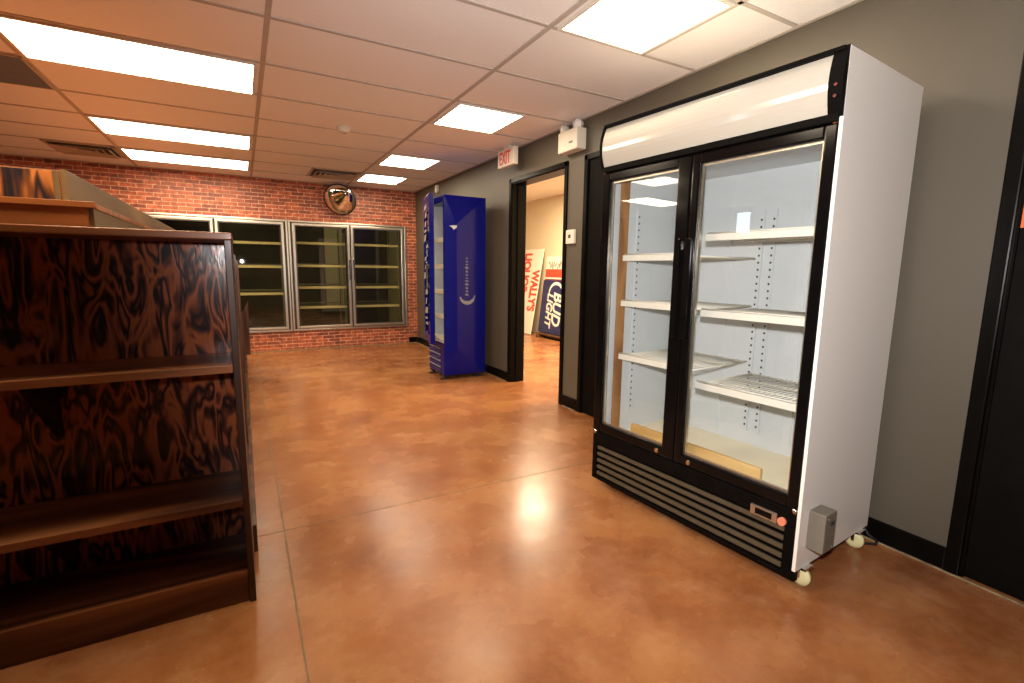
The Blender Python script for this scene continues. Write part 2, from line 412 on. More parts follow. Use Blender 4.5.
# doors and frames
def door_frame(name, ya, yb):
    f = MB()
    for xa, xb in ((XW - .014, XW + .02), (XW + WT - .02, XW + WT + .014)):
        f.box(xa, xb, ya - .04, ya + .004, 0, DH + .04, b=.004); f.box(xa, xb, yb - .004, yb + .04, 0, DH + .04, b=.004)
        f.box(xa, xb, ya - .04, yb + .04, DH - .004, DH + .04, b=.004)
    f.box(XW, XW + WT, ya - .002, ya + .012, 0, DH); f.box(XW, XW + WT, yb - .012, yb + .002, 0, DH)
    f.box(XW, XW + WT, ya, yb, DH - .012, DH + .002)
    # stop
    f.box(XW + .06, XW + .10, ya, ya + .026, 0, DH); f.box(XW + .06, XW + .10, yb - .026, yb, 0, DH)
    return struct(f.build(name, M['black_trim']))
door_frame('trim_1', D1A, D1B); door_frame('trim_2', D2A, D2B)
f = MB()   # right-hand door casing is wider
f.box(XW - .018, XW + .02, D3B - .004, D3B + .044, 0, 2.10, b=.005); f.box(XW - .018, XW + .02, D3A - .075, D3A + .004, 0, 2.10, b=.005)
f.box(XW - .018, XW + .02, D3A - .075, D3B + .044, DH, 2.10, b=.005)
f.box(XW, XW + WT, D3B - .014, D3B, 0, DH); f.box(XW, XW + WT, D3A, D3A + .014, 0, DH); f.box(XW, XW + WT, D3A, D3B, DH - .014, DH)
struct(f.build('trim_3', M['black_trim']))
def door_leaf(name, ya, yb, hs):
    d = BX(name, M['black_door'], None, XW + .003, XW + .045, ya + .014, yb - .014, .008, DH - .014, b=.003); struct(d)
    h = MB(); yk = yb - .085 if hs > 0 else ya + .085
    h.cyl((XW + .003, yk, .98), (XW + .004, yk, .98), .03, 24); h.cyl((XW + .004, yk, .98), (XW - .03, yk, .98), .011)
    h.cyl((XW - .03, yk, .98), (XW - .034, yk - hs * .11, .98), .009)
    h.build('door_handle', M['chrome'], d)
    return d
door_leaf('door_2', D2A, D2B, -1); door_leaf('door_3', D3A, D3B, -1)
s = BX('notice_sign', M['orange'], None, XW + .0005, XW + .0029, .30, .668, 1.365, 1.45, b=.001)
tag(s, 'bright orange notice stuck on the black door at the right edge', 'sign')

# baseboards and caulk line
b = MB()
for ya, yb in ((D3B + .044, D2A - .04), (D2B + .04, D1A - .04), (D1B + .04, YB - .014), (YF, D3A - .075)):
    b.box(XW - .014, XW, ya, yb, 0, .098, b=.004)
struct(b.build('baseboard_right', M['black_trim']))
b = MB(); b.box(2.30, XW - .014, YB - .012, YB, 0, .098, b=.003)
struct(b.build('baseboard_back', M['black_trim']))
b = MB(); b.box(XL, XW, YB - .014, YB, 0, .012, b=.003)
struct(b.build('trim_4', M['caulk']))
b = MB()
for ya, yb in ((D3A, D2A - .05), (D2B + .05, D1A - .06), (D1B + .06, YB)):
    b.box(XW - .024, XW - .013, ya, yb, 0, .006, b=.002)
struct(b.build('trim_5', M['caulk']))
# control joints, flush strips of filler
b = MB(); b.box(.0935, .1005, -2.5, YB - .02, -.002, .0008)
b.box(XL, XW - .03, 2.296, 2.3015, -.002, .0007); b.box(-.02 + .12, XW - .03, 6.8, 6.8045, -.002, .0006)
struct(b.build('trim_6', M['joint']))

# ------------------------------------------------------------------ ceiling lamps
def make_lamp(x0, x1, y0, y1, label, group, z=ZC, lm='lamp'):
    cx, cy = (x0 + x1) / 2, (y0 + y1) / 2
    t = thing('ceiling_light', label, 'ceiling light', (cx, cy, z - .02), 0, group)
    hx, hy = (x1 - x0) / 2, (y1 - y0) / 2; fw = .018
    f = MB()
    f.box(-hx, hx, -hy, -hy + fw, .004, .0205, b=.002); f.box(-hx, hx, hy - fw, hy, .004, .0205, b=.002)
    f.box(-hx, -hx + fw, -hy + fw, hy - fw, .004, .0205, b=.002); f.box(hx - fw, hx, -hy + fw, hy - fw, .004, .0205, b=.002)
    f.build('frame', M['lamp_frame'], t)
    d = MB(); d.box(-hx + fw, hx - fw, -hy + fw, hy - fw, .0105, .019, m=M['lamp_frame'])
    d.mi(M[lm])
    d.bm.normal_update()
    for fc in d.bm.faces:
        if fc.calc_center_median().z < .011: fc.material_index = 1   # only the underside glows
    d.build('diffuser', None, t)
    return t
def gy(k): return GY + TL * k
LG = 'wide ceiling lights'; RG = 'square ceiling lights'
def Ly(k): return gy(k) + .012, gy(k + 1) - .012
for k, lab in ((1, 'largest and nearest wide white ceiling light, cut by the left edge of the photo'),
               (4, 'middle one of the three wide white ceiling lights in a row over the shelves'),
               (6, 'farthest wide white ceiling light, close to the brick wall above the glass doors')):
    make_lamp(GX - 1.22 + .016, GX - .03, *Ly(k), lab, LG)
RX = GX + 1.22
for k, lab in ((-2, 'square ceiling light at the top edge above the white cooler'),
               (1, 'square ceiling light between the smoke detector and the exit sign'),
               (4, 'smaller looking square ceiling light, third from the white cooler towards the brick wall'),
               (6, 'farthest square ceiling light, beside the round mirror close to the brick wall')):
    make_lamp(RX + .035, RX + .59, *Ly(k), lab, RG)
make_lamp(GX - 1.22 + .016, GX - .03, *Ly(-2), 'unseen wide ceiling light over the floor joint, added to light the foreground', LG)  # added out of view to brighten the near floor
make_lamp(-4.15, -2.95, *Ly(4), 'wide ceiling light far left of the photo, mirrored in the left cooler door', LG)
make_lamp(-2.24, -1.68, *Ly(2), 'square ceiling light just left of the photo, mirrored in the left cooler door', RG)
make_lamp(3.28, 3.90, 5.5, 6.75, 'bright ceiling light seen through the top of the open doorway', None, ZC2, 'lamp_store')
make_lamp(4.1, 4.7, 3.0, 4.2, 'unseen fill light added in the back room behind the wall', None, ZC2, 'lamp_store')  # added fill, never in view, only brightens the back room

make_lamp(-.4, .2, 8.45, 8.75, 'unseen fill light added inside the cold room above the glass doors', None, CZ, 'lamp_cold_fill')  # both cold room lights are added to brighten racks and rails
make_lamp(1.2, 1.8, 8.45, 8.75, 'unseen fill light added inside the cold room above the pale panel', None, CZ, 'lamp_cold_fill')
# dark panel in the grid
t = thing('return_air_panel', 'dark grey square panel in the ceiling grid beside the largest ceiling light', 'ceiling panel', (GX - 1.22 - .305, gy(2.5), ZC))
p = MB(); p.box(-.295, .295, -.294, .294, -.010, -.001)
p.build('perforated_face', M['dark_tile'], t)
f = MB()
for a in ((-.303, .303, -.302, -.290), (-.303, .303, .290, .302), (-.303, -.291, -.302, .302), (.291, .303, -.302, .302)): f.box(*a, -.012, -.001, b=.001)
f.build('frame', M['tbar'], t)

def make_vent(cx, cy, label):
    t = thing('ceiling_vent', label, 'air vent', (cx, cy, ZC), 0, 'ceiling air vents')
    h = .285
    fr = MB()
    for a in ((-h, h, -h, -h + .03), (-h, h, h - .03, h), (-h, -h + .03, -h, h), (h - .03, h, -h, h)): fr.box(*a, -.012, -.001, b=.003)
    fr.build('frame', M['vent'], t)
    MB().box(-h + .03, h - .03, -h + .03, h - .03, -.006, -.001).build('throat', M['vent_dark'], t)
    for i, r in enumerate((.235, .175, .115)):   # stepped square cones
        q = MB(); r0 = r - .045
        za, zb = -.006, -.034 + .004 * i
        A = [(-r0, -r0, za), (r0, -r0, za), (r0, r0, za), (-r0, r0, za)]
        B = [(-r, -r, zb), (r, -r, zb), (r, r, zb), (-r, r, zb)]
        for j in range(4):
            j2 = (j + 1) % 4
            q.face((A[j], A[j2], B[j2], B[j]))
            q.face([Vector(p) + Vector((0, 0, .004)) for p in (A[j2], A[j], B[j], B[j2])])
            q.face((B[j], B[j2], Vector(B[j2]) + Vector((0, 0, .004)), Vector(B[j]) + Vector((0, 0, .004))))
        q.build('louvre', M['vent'], t)
    MB().box(-.05, .05, -.05, .05, -.028, -.020, b=.003).build('centre_plate', M['vent'], t)
    return t
make_vent(RX - .305, gy(6.5), 'ceiling air vent in front of the brick wall, above the round mirror')
make_vent(GX - 1.22 - .305, gy(6.5), 'ceiling air vent at the left, beside the farthest wide ceiling light')

t = thing('smoke_detector', 'small round white smoke detector on the ceiling', 'smoke detector', (.836, 4.51, ZC))
MB().lathe([(0, -.001), (.062, -.001), (.064, -.010), (.060, -.016), (0, -.016)]).build('base', M['off_white'], t)
MB().lathe([(.052, -.016), (.055, -.026), (.048, -.040), (.030, -.048), (0, -.050)]).build('sensing_head', M['off_white'], t)
MB().lathe([(0, -.0505), (.010, -.0505), (.010, -.053), (0, -.0535)], n=16).build('test_button', M['grey_box'], t)

# ------------------------------------------------------------------ exit sign, emergency light, thermostat, sensor
EY0, EY1, EZ0, EZ1, EX = 4.165, 4.49, 2.19, 2.355, 2.355
t = thing('exit_sign', 'white exit sign with red letters hung from the ceiling by the open doorway', 'exit sign', (EX, (EY0 + EY1) / 2, EZ0))
def rel(o, p): return Vector(p) - o.location
hy = (EY1 - EY0) / 2; hz = EZ1 - EZ0
MB().box(-.05, 0, -hy, hy, 0, hz, b=.006).build('housing', M['off_white'], t)
# text facing -X: local text x -> -Y, text y -> +Z, normal -> -X
TXM = Matrix(((0, 0, -1, 0), (-1, 0, 0, 0), (0, 1, 0, 0), (0, 0, 0, 1)))
text_obj('lettering', 'EXIT', .165, M['exit_red'], t, Matrix.Translation((-.0505, .125, .026)) @ TXM, sx=.66, depth=.002, offset=.004)
MB().box(-.04, -.01, -.06, .06, hz - .003, ZC - EZ0, b=.003).build('canopy_mount', M['off_white'], t)

t = thing('emergency_light', 'white twin-head emergency light on the wall right of the exit sign', 'emergency light', (XW, 3.36, 2.145))
MB().box(-.095, 0, -.132, .132, 0, .165, b=.012).build('housing', M['off_white'], t)
for y in (-.095, .105):
    h = MB(); h.cyl((-.05, y, .16), (-.05, y, .178), .02, 16)
    h.build('swivel', M['off_white'], t)
    dv = Vector((-.85, -.25 if y < 0 else .35, -.15)).normalized(); c = Vector((-.055, y, .192))
    m4 = dv.to_track_quat('Z', 'Y').to_matrix().to_4x4(); m4.translation = c - dv * .03
    hd = MB().lathe([(0, -.012), (.022, -.010), (.034, .01), (.040, .045), (.040, .055), (.034, .055)], m4, 24).build('lamp_head', M['off_white'], t)
    m5 = m4.copy(); m5.translation = c + dv * .022
    MB().lathe([(.034, 0), (.028, .006), (.012, .010), (0, .011)], m5, 24).build('lens', M['clear_lens'], hd)
MB().box(-.0965, -.094, -.075, -.025, .055, .07).build('status_label', M['grey_box'], t)

t = thing('thermostat', 'small square white thermostat on the wall strip between doorway and black door', 'thermostat', (XW, 3.385, 1.475))
MB().box(-.024, 0, -.058, .058, -.058, .058, b=.006).build('cover', M['off_white'], t)
MB().box(-.0255, -.0235, -.012, .020, -.010, .018, b=.0005).build('display', M['slot'], t)

t = thing('door_sensor', 'tiny white sensor on the wall above the blue cooler, just under the ceiling', 'sensor', (XW, 6.55, 2.285))
MB().box(-.045, 0, -.03, .03, -.035, .05, b=.008).build('housing', M['off_white'], t)
MB().lathe([(0, -.02), (.018, -.012), (.02, 0), (0, 0.002)], Matrix.Translation((-.03, 0, -.035)), 16).build('lens', M['clear_lens'], t)

# ------------------------------------------------------------------ white double-door cooler
CW_, CD_, CH_ = 1.11, 0.63, 1.92
def rel_lathe(*a, **k): return MB().lathe(*a, **k)
T = thing('display_cooler', 'large white two-door glass merchandiser cooler with black door frames standing empty by the grey wall', 'display cooler', (1.745, .935, 0), .08)
b = MB()
zb = .085
b.box(0, CD_, 0, .012, zb, CH_); b.box(.05, CD_, CW_ - .012, CW_, zb, CH_)
for y0, y1 in ((.012, .04), (CW_ - .04, CW_ - .012)): b.box(.052, CD_, y0, y1, zb, CH_ - .01)
b.box(.10, CD_, .012, CW_ - .012, CH_ - .012, CH_); b.box(.052, CD_ - .01, .04, CW_ - .04, 1.70, 1.715)
b.box(CD_ - .02, CD_, .012, CW_ - .012, zb, CH_ - .012)
b.box(.055, CD_ - .02, .012, CW_ - .012, zb, zb + .03)
b.build('cabinet', M['white_metal'], T)
l = MB()
l.box(.052, CD_ - .04, .04, .044, .30, 1.70); l.box(.052, CD_ - .04, CW_ - .044, CW_ - .04, .30, 1.70)
l.box(CD_ - .045, CD_ - .04, .04, CW_ - .04, .29, 1.70); l.box(.052, CD_ - .04, .04, CW_ - .04, 1.695, 1.70)
# vertical ribs pressed into the rear liner
for y in (.17, .36, .75, .93): l.box(CD_ - .051, CD_ - .044, y - .02, y + .02, .33, 1.66, b=.003)
l.build('liner', M['liner'], T)
MB().box(.05, CD_ - .04, .04, CW_ - .04, .285, .30, b=.003).build('liner_floor', M['liner_floor'], T)
# header sign: bulged acrylic between black end caps
def header_profile(n=10, off=0.0, z0=1.715, z1=1.906):
    return [(-(.034 * math.sin(PI * (.12 + .80 * i / n)) - .012) - off, z0 + (z1 - z0) * i / n) for i in range(n + 1)]
pr = header_profile()
hp = MB(); hp.poly([(x, .045, z) for x, z in pr] + [(.10, .045, 1.906), (.10, .045, 1.715)], (0, CW_ - .055, 0))
hs = hp.build('header_sign', M['acrylic'], T)
for p in hs.data.polygons: p.use_smooth = False
pr2 = header_profile(10, .006, 1.705, 1.922)
for y0, yl in ((.001, .044), (CW_ - .012, .012)):
    e = MB(); e.poly([(x, y0, z) for x, z in pr2] + [(.05, y0, 1.922), (.05, y0, 1.705)], (0, yl, 0))
    nm = e.build('header_end_cap', M['black_matte'], T)
    if y0 < .1:
        for z in (1.765, 1.80):
            MB().cyl((-.030, .020, z), (-.0335, .020, z), .005, 12).build('indicator', M['red_dark'], nm)
MB().box(-.012, .06, .012, CW_ - .012, 1.908, 1.922, b=.003).build('header_top_rail', M['black_matte'], T)
MB().box(-.012, .06, .012, CW_ - .012, 1.69, 1.717, b=.003).build('header_bottom_rail', M['black_matte'], T)
# doors
def glass_door(y0, y1, gy0, gy1, hinge_side, handle_y):
    z0, z1, ga, gb = .325, 1.688, .368, 1.645
    f = MB()
    f.box(0, .046, y0, gy0, z0, z1, b=.006); f.box(0, .046, gy1, y1, z0, z1, b=.006)
    f.box(0.001, .045, gy0, gy1, z0, ga, b=.006); f.box(0.001, .045, gy0, gy1, gb, z1, b=.006)
    fr = f.build('door', M['black_plastic'], T)
    MB().box(.014, .018, gy0 - .004, gy1 + .004, ga - .004, gb + .004).build('pane', M['glass'], fr)
    sp = MB()   # bright spacer bar around the glazing
    sp.box(.018, .030, gy0, gy0 + .010, ga, gb); sp.box(.018, .030, gy1 - .010, gy1, ga, gb)
    sp.box(.018, .030, gy0, gy1, ga, ga + .010); sp.box(.018, .030, gy0, gy1, gb - .010, gb)
    sp.build('glazing_spacer', M['alu'], fr)
    h = MB()
    h.box(-.026, -.012, handle_y - .014, handle_y + .014, .90, 1.34, b=.006)
    for z in (.93, 1.31): h.box(-.014, .004, handle_y - .010, handle_y + .010, z - .02, z + .02, b=.003)
    h.build('handle', M['black_plastic'], fr)
    k = MB(); ky = .665 if hinge_side > 0 else .487
    k.cyl((.002, ky, .346), (-.007, ky, .346), .010, 20); k.cyl((-.007, ky, .346), (-.009, ky, .346), .006, 16)
    k.build('lock', M['chrome'], fr)
    yh = (y1 - .012) if hinge_side > 0 else (y0 + .012)
    for z in (.316, 1.697): MB().cyl((.012, yh, z - .010), (.012, yh, z + .010), .012, 16).build('hinge', M['chrome'], fr)
    return fr
glass_door(.574, CW_ - .001, .640, CW_ - .052, 1, .604)
glass_door(.013, .568, .054, .532, -1, .549)
# base grille
gfr = MB(); gfr.box(.003, .05, .001, CW_ - .001, .250, .318, b=.005); gfr.box(.003, .03, .001, .055, .052, .25, b=.004)
gfr.box(.003, .05, CW_ - .03, CW_ - .001, .052, .25, b=.004); gfr.box(.003, .03, .001, CW_ - .001, .045, .062, b=.003)
gfr.box(.028, .04, .05, CW_ - .03, .06, .25)
gp = gfr.build('base_panel', M['black_matte'], T)
for i in range(5):
    z = .070 + i * .037
    MB().box(.008, .022, .057, CW_ - .032, z, z + .019, b=.004).build('slat', M['grille'], gp)
c = MB(); c.box(-.004, .01, .083, .188, .242, .282, b=.003)
ct = c.build('controller', M['alu'], gp)
MB().box(-.0055, -.003, .102, .168, .250, .274, b=.001).build('screen', M['black_plastic'], ct)
MB().cyl((.006, .062, .262), (-.012, .062, .262), .0155, 24).build('pilot_lamp', M['red_lens'], gp)
# junction box on the side
j = MB(); j.box(.060, .150, -.060, .0, .165, .318, b=.006)
jb = j.build('junction_box', M['grey_box'], T)
jd = MB(); jd.box(.098, .128, -.0625, -.0595, .270, .284, b=.001)
jd.build('switch', M['slot'], jb)
for sx_, sz_ in ((.08, .30), (.125, .18)):
    MB().cyl((sx_, -.061, sz_), (sx_, -.064, sz_), .005, 12).build('screw', M['grey_box'], jb)
# castors
for (x, y) in ((.078, .014), (.553, .016), (.085, CW_ - .055), (.545, CW_ - .06)):
    c = MB(); c.box(x - .03, x + .03, y - .03, y + .03, .076, .086, b=.002)
    c.box(x - .020, x - .016, y - .006, y + .006, .036, .078); c.box(x + .016, x + .020, y - .006, y + .006, .036, .078)
    cs = c.build('caster', M['chrome'], T)
    r = .038
    m4 = Matrix.Translation((x, y, r)) @ Matrix.Rotation(PI / 2, 4, 'Y')
    MB().lathe([(0, -.013), (.012, -.014), (.024, -.012), (r, -.009), (r, .009), (.024, .012), (.012, .014), (0, .013)], m4, 32).build('wheel', M['wheel'], cs)
# wire shelves
def wire_shelf(y0, y1, z, rail=True):
    x0, x1 = .11, CD_ - .06
    s_ = MB()
    s_.box(x0 - .004, x0 + .003, y0, y1, z - .014, z + .016, b=.002)      # price rail
    s_.box(x0 + .001, x0 + .022, y0, y1, z - .014, z - .010)
    n = int((y1 - y0) / .022)
    for i in range(n + 1):
        y = y0 + .004 + (y1 - y0 - .008) * i / n
        s_.cyl((x0, y, z + .006), (x1, y, z + .006), .0022, 6)
    for x in (x0 + .15, x0 + .30, x1): s_.cyl((x, y0, z + .001), (x, y1, z + .001), .0035, 6)
    s_.cyl((x0 + .006, y0, z + .020), (x0 + .006, y1, z + .020), .003, 6)
    for y in (y0 + .003, y1 - .003): s_.cyl((x0, y, z + .002), (x1, y, z + .002), .0035, 6)
    return s_.build('shelf', M['shelf_wire'], T)
for z in (1.345, 1.010, .676): wire_shelf(.052, .556, z)
for z in (1.262, 1.023, .735): wire_shelf(.585, CW_ - .064, z)
# slotted standards
def standard(x, y, z0, z1, face):
    s_ = MB()
    if face == 'x': s_.box(x - .006, x, y - .013, y + .013, z0, z1, m=M['liner'])
    else: s_.box(x - .013, x + .013, y - .006, y, z0, z1, m=M['liner'])
    z = z0 + .03
    while z < z1 - .02:
        if face == 'x': s_.box(x - .0075, x - .005, y - .0042, y + .0042, z, z + .010, m=M['slot'])
        else: s_.box(x - .004, x + .004, y - .0075, y - .005, z, z + .009, m=M['slot'])
        z += .035
    s_.build('shelf_standard', M['liner'], T)
standard(CD_ - .05, .510, .37, 1.50, 'x'); standard(CD_ - .05, .572, .37, 1.50, 'x')
standard(.235, CW_ - .044, .40, 1.53, 'y'); 
standard(.50, .050, .40, 1.53, 'y')
# power cord
cu = MB(); cu.tube([(CD_ - .05, .10, .13), (CD_ - .03, .04, .05), (CD_ - .03, -.005, .012), (CD_ + .015, -.035, .008), (CD_ + .045, -.03, .010), (CD_ + .055, .01, .02), (CD_ + .05, .08, .12)], .006)
cu.build('power_cord', M['rubber'], T)

def cooler_thing(name, label, cat):
    o = thing(name, label, cat, (1.745, .935, 0), .08); return o
a = MB().box(.070, .088, .20, .90, .3006, .403, b=.003)
o = a.build('wooden_board', M['pine'], None, (1.745, .935, 0), (0, 0, .08)); tag(o, 'long raw pine board lying on edge on the floor of the white cooler', 'board')
a = MB().box(.085, .145, CW_ - .061, CW_ - .0505, .3006, 1.688, b=.002)
o = a.build('wooden_batten', M['batten'], None, (1.745, .935, 0), (0, 0, .08)); tag(o, 'tall brown wooden batten standing upright inside the left door of the white cooler', 'batten')

# ------------------------------------------------------------------ blue slim cooler
BX0, BY0, BY1, BXE, BH = 1.85, 4.81, 5.30, 2.33, 1.95
T = thing('slim_cooler', 'tall narrow blue drinks cooler with its door ajar beside the open doorway', 'display cooler', (BX0, BY0, 0))
wd, dp = BY1 - BY0, BXE - BX0
b = MB()
b.box(0, dp, wd - .03, wd, .055, BH, b=.004); b.box(0, dp, .004, .03, .055, BH, b=.002)
b.box(dp - .03, dp, .03, wd - .03, .055, BH); b.box(0, dp, .03, wd - .03, BH - .07, BH, b=.003); b.box(0.005, dp, .03, wd - .03, .055, .40)
b.build('cabinet', M['blue'], T)
# folded side cover
c = MB()
A = (0, .003, BH); B = (0, .003, .055); R1 = (.135, -.022, BH - .29); R2 = (.135, -.022, .33); Cc = (dp, .003, BH); Dd = (dp, .003, .055)
c.face((A, B, R2, R1)); c.face((A, R1, Cc)); c.face((R1, R2, Dd, Cc)); c.face((B, Dd, R2)); c.face((A, Cc, Dd, B))
sc_ = c.build('side_cover', M['blue'], T)
# side emblem: a vertical row of worn silver strokes and a swoosh
def sidept(x, z):   # on the R1-R2-D-C facet
    t = (x - .135) / (dp - .135); return -.022 + .025 * t - .0015
e = MB()
random.seed(4)
z = 1.318
xs0 = .250
while z > .93:
    h = random.uniform(.016, .03)
    y = sidept(xs0, z)
    w_ = random.uniform(.010, .020)
    e.poly([(xs0 - w_, y, z), (xs0 + w_ * .7, y, z - .004), (xs0 + w_, y, z - h), (xs0 - w_ * .5, y, z - h + .004)], (0, -.001, 0))
    e.poly([(xs0 - w_ * 1.2, y, z - h * .5), (xs0 + w_ * 1.3, y, z - h * .55), (xs0 + w_ * 1.3, y, z - h * .75), (xs0 - w_ * 1.2, y, z - h * .7)], (0, -.001, 0))
    z -= h + .012
e.build('emblem_strokes', M['silver_dim'], sc_); e = MB()
for i in range(12):
    a0, a1 = PI * (1.05 + .95 * i / 12), PI * (1.05 + .95 * (i + 1) / 12)
    def P(a, r): x = .258 + r * .95 * math.cos(a); return (x, sidept(x, .9), .915 + r * math.sin(a))
    wv = .028 * math.sin(PI * (i + .5) / 12) + .012
    e.poly([P(a0, .10), P(a1, .10), P(a1, .10 - wv), P(a0, .10 - wv)], (0, -.001, 0))
e.build('emblem_swoosh', M['silver_dim'], sc_)
e = MB(); y = -.0195
e.poly([(.055, -.0115, 1.640), (.135, -.0235, 1.646), (.132, -.0232, 1.622), (.100, -.0185, 1.600), (.085, -.016, 1.622)], (0, -.001, 0))  # glint of light at the fold, laid on as a silver patch
e.build('painted_glint', M['silver'], sc_)
# grille, feet
gq = MB(); gq.box(-.004, .006, .012, wd - .005, .06, .385, b=.003); gr = gq.build('grille', M['blue'], T)
for i in range(8):
    z = .09 + i * .034
    MB().poly([(-.004, .12, z), (-.004, .12, z + .014), (-.014, .12, z + .006), (-.014, .12, z)], (0, wd - .15, 0)).build('slat', M['silver_dim'] if i % 2 else M['blue_dark'], gr)
for (x, y) in ((.03, .06), (.03, wd - .06), (dp - .05, .06), (dp - .05, wd - .06)):
    f = MB(); f.box(x - .06, x + .03, y - .022, y + .022, 0, .016, b=.004); f.cyl((x, y, .012), (x, y, .056), .014, 16)
    f.box(x - .035, x + .03, y - .028, y + .028, .030, .054, b=.004)
    f.build('foot', M['rubber'], T)
li = MB(); li.box(.004, dp - .03, wd - .036, wd - .03, .40, BH - .07); li.box(.004, dp - .03, .03, .036, .40, BH - .07); li.box(dp - .036, dp - .03, .03, wd - .03, .40, BH - .07)
li.box(.004, dp - .03, .03, wd - .03, .40, .406)
li.build('liner', M['liner'], T)
for z in (1.50, 1.22, .95, .68, .44):
    s_ = MB(); s_.box(.03, .037, .04, wd - .04, z - .025, z + .025, b=.002)
    for i in range(14): s_.cyl((.034, .05 + i * .03, z), (dp - .04, .05 + i * .03, z), .0025, 6)
    s_.box(.034, dp - .04, .04, .044, z - .004, z + .004); s_.box(.034, dp - .04, wd - .044, wd - .04, z - .004, z + .004)
    s_.build('shelf', M['shelf_wire'], T)
# door hinged at its far side, swung about eleven degrees
ang = math.radians(12)
piv = Matrix.Translation((-.002, wd - .004, 0)) @ Matrix.Rotation(-ang, 4, 'Z')
dm = MB(); dw = wd - .008
def dbox(mb, *a, **k): mb.box(*a, mtx=piv, **k)
dbox(dm, -.05, -.002, -dw, -dw + .05, .40, BH + .005, b=.008); dbox(dm, -.05, -.002, -.05, 0, .40, BH + .005, b=.008)
dbox(dm, -.049, -.003, -dw + .05, -.05, .40, .50, b=.006); dbox(dm, -.049, -.003, -dw + .05, -.05, BH - .16, BH + .005, b=.006)
dr = dm.build('door', M['blue'], T)
q = MB(); dbox(q, -.030, -.026, -dw + .045, -.045, .495, BH - .155); q.build('pane', M['glass_dark'], dr)
q = MB(); dbox(q, -.004, .004, -dw + .02, -dw + .032, .42, BH - .02); dbox(q, -.004, .004, -.032, -.02, .42, BH - .02)
q.build('gasket', M['alu_dark'], dr)
q = MB(); dbox(q, -.085, -.070, -dw + .012, -dw + .030, .98, 1.26, b=.005); dbox(q, -.072, -.048, -dw + .012, -dw + .030, 1.00, 1.02); dbox(q, -.072, -.048, -dw + .012, -dw + .030, 1.22, 1.24)
q.build('handle', M['chrome'], dr)
q = MB(); random.seed(11); z = BH - .08
while z > .62:   # reflective graphic down the door face, too oblique to read
    h = random.uniform(.03, .085); ya = random.uniform(-.40, -.22); yb = ya + random.uniform(.10, .20)
    q.poly([piv @ Vector((-.0506, ya, z)), piv @ Vector((-.0506, yb, z - .01)), piv @ Vector((-.0506, yb + .03, z - h)), piv @ Vector((-.0506, ya + .02, z - h * .8))], piv.to_3x3() @ Vector((-.0012, 0, 0)))
    z -= h + random.uniform(.015, .04)
q.build('door_graphic', M['silver'], dr)

# ------------------------------------------------------------------ walk-in cold room fronts
FZ0, FZ1 = .28, 1.845
def cold_front(xa, xm, xb, label):
    t = thing('walk_in_cooler_front', label, 'cooler doors', (xa, YB, 0), 0, 'walk-in cooler fronts')
    W_ = xb - xa
    f = MB(); d0, d1 = -.030, .10
    f.box(0, .026, d0, d1, FZ0, FZ1, b=.004); f.box(W_ - .026, W_, d0, d1, FZ0, FZ1, b=.004)
    f.box(.02, W_ - .02, d0, d1, FZ0, FZ0 + .026, b=.004); f.box(.02, W_ - .02, d0, d1, FZ1 - .026, FZ1, b=.004)
    fo = f.build('frame', M['alu'], t)
    f = MB(); v = .075
    f.box(.024, v, -.006, d1, FZ0 + .024, FZ1 - .024, b=.003); f.box(W_ - v, W_ - .024, -.006, d1, FZ0 + .024, FZ1 - .024, b=.003)
    f.box(.03, W_ - .03, -.006, d1, FZ0 + .024, FZ0 + .06, b=.003); f.box(.03, W_ - .03, -.006, d1, FZ1 - .06, FZ1 - .024, b=.003)
    f.box(xm - xa - .035, xm - xa + .035, -.006, d1, FZ0 + .03, FZ1 - .03, b=.003)
    f.build('heater_frame', M['alu_dark'], fo)
    for a, bb, hside in ((.050, xm - xa - .009, 1), (xm - xa + .009, W_ - .050, -1)):
        z0, z1 = FZ0 + .036, FZ1 - .036; fw = .034
        d = MB(); y0, y1 = -.048, -.010
        d.box(a, a + fw, y0, y1, z0, z1, b=.005); d.box(bb - fw, bb, y0, y1, z0, z1, b=.005)
        d.box(a + fw - .004, bb - fw + .004, y0, y1, z0, z0 + fw, b=.005); d.box(a + fw - .004, bb - fw + .004, y0, y1, z1 - fw, z1, b=.005)
        dd = d.build('door', M['alu'], t)
        g2 = MB(); i0, i1 = a + fw, bb - fw; j0, j1 = z0 + fw, z1 - fw
        g2.box(i0, i0 + .012, y0 + .003, y1 - .003, j0, j1); g2.box(i1 - .012, i1, y0 + .003, y1 - .003, j0, j1)
        g2.box(i0, i1, y0 + .003, y1 - .003, j0, j0 + .012); g2.box(i0, i1, y0 + .003, y1 - .003, j1 - .012, j1)
        g2.build('gasket', M['alu_dark'], dd)
        MB().box(a + fw - .003, bb - fw + .003, -.032, -.028, z0 + fw - .003, z1 - fw + .003).build('pane', M['glass_dark'], dd)
        hx = bb - .021 if hside > 0 else a + .021
        h = MB(); h.box(hx - .010, hx + .010, -.085, -.072, 1.02, 1.32, b=.004)
        for z in (1.045, 1.295): h.box(hx - .008, hx + .008, -.074, -.046, z - .01, z + .01, b=.002)
        h.build('handle', M['chrome'], dd)
    return t
cold_front(.595, 1.427, 2.272, 'pair of aluminium framed glass cooler doors in the brick wall nearest the blue cooler')
cold_front(-1.18, -.290, .588, 'pair of aluminium framed glass cooler doors partly hidden behind the wooden shelves')
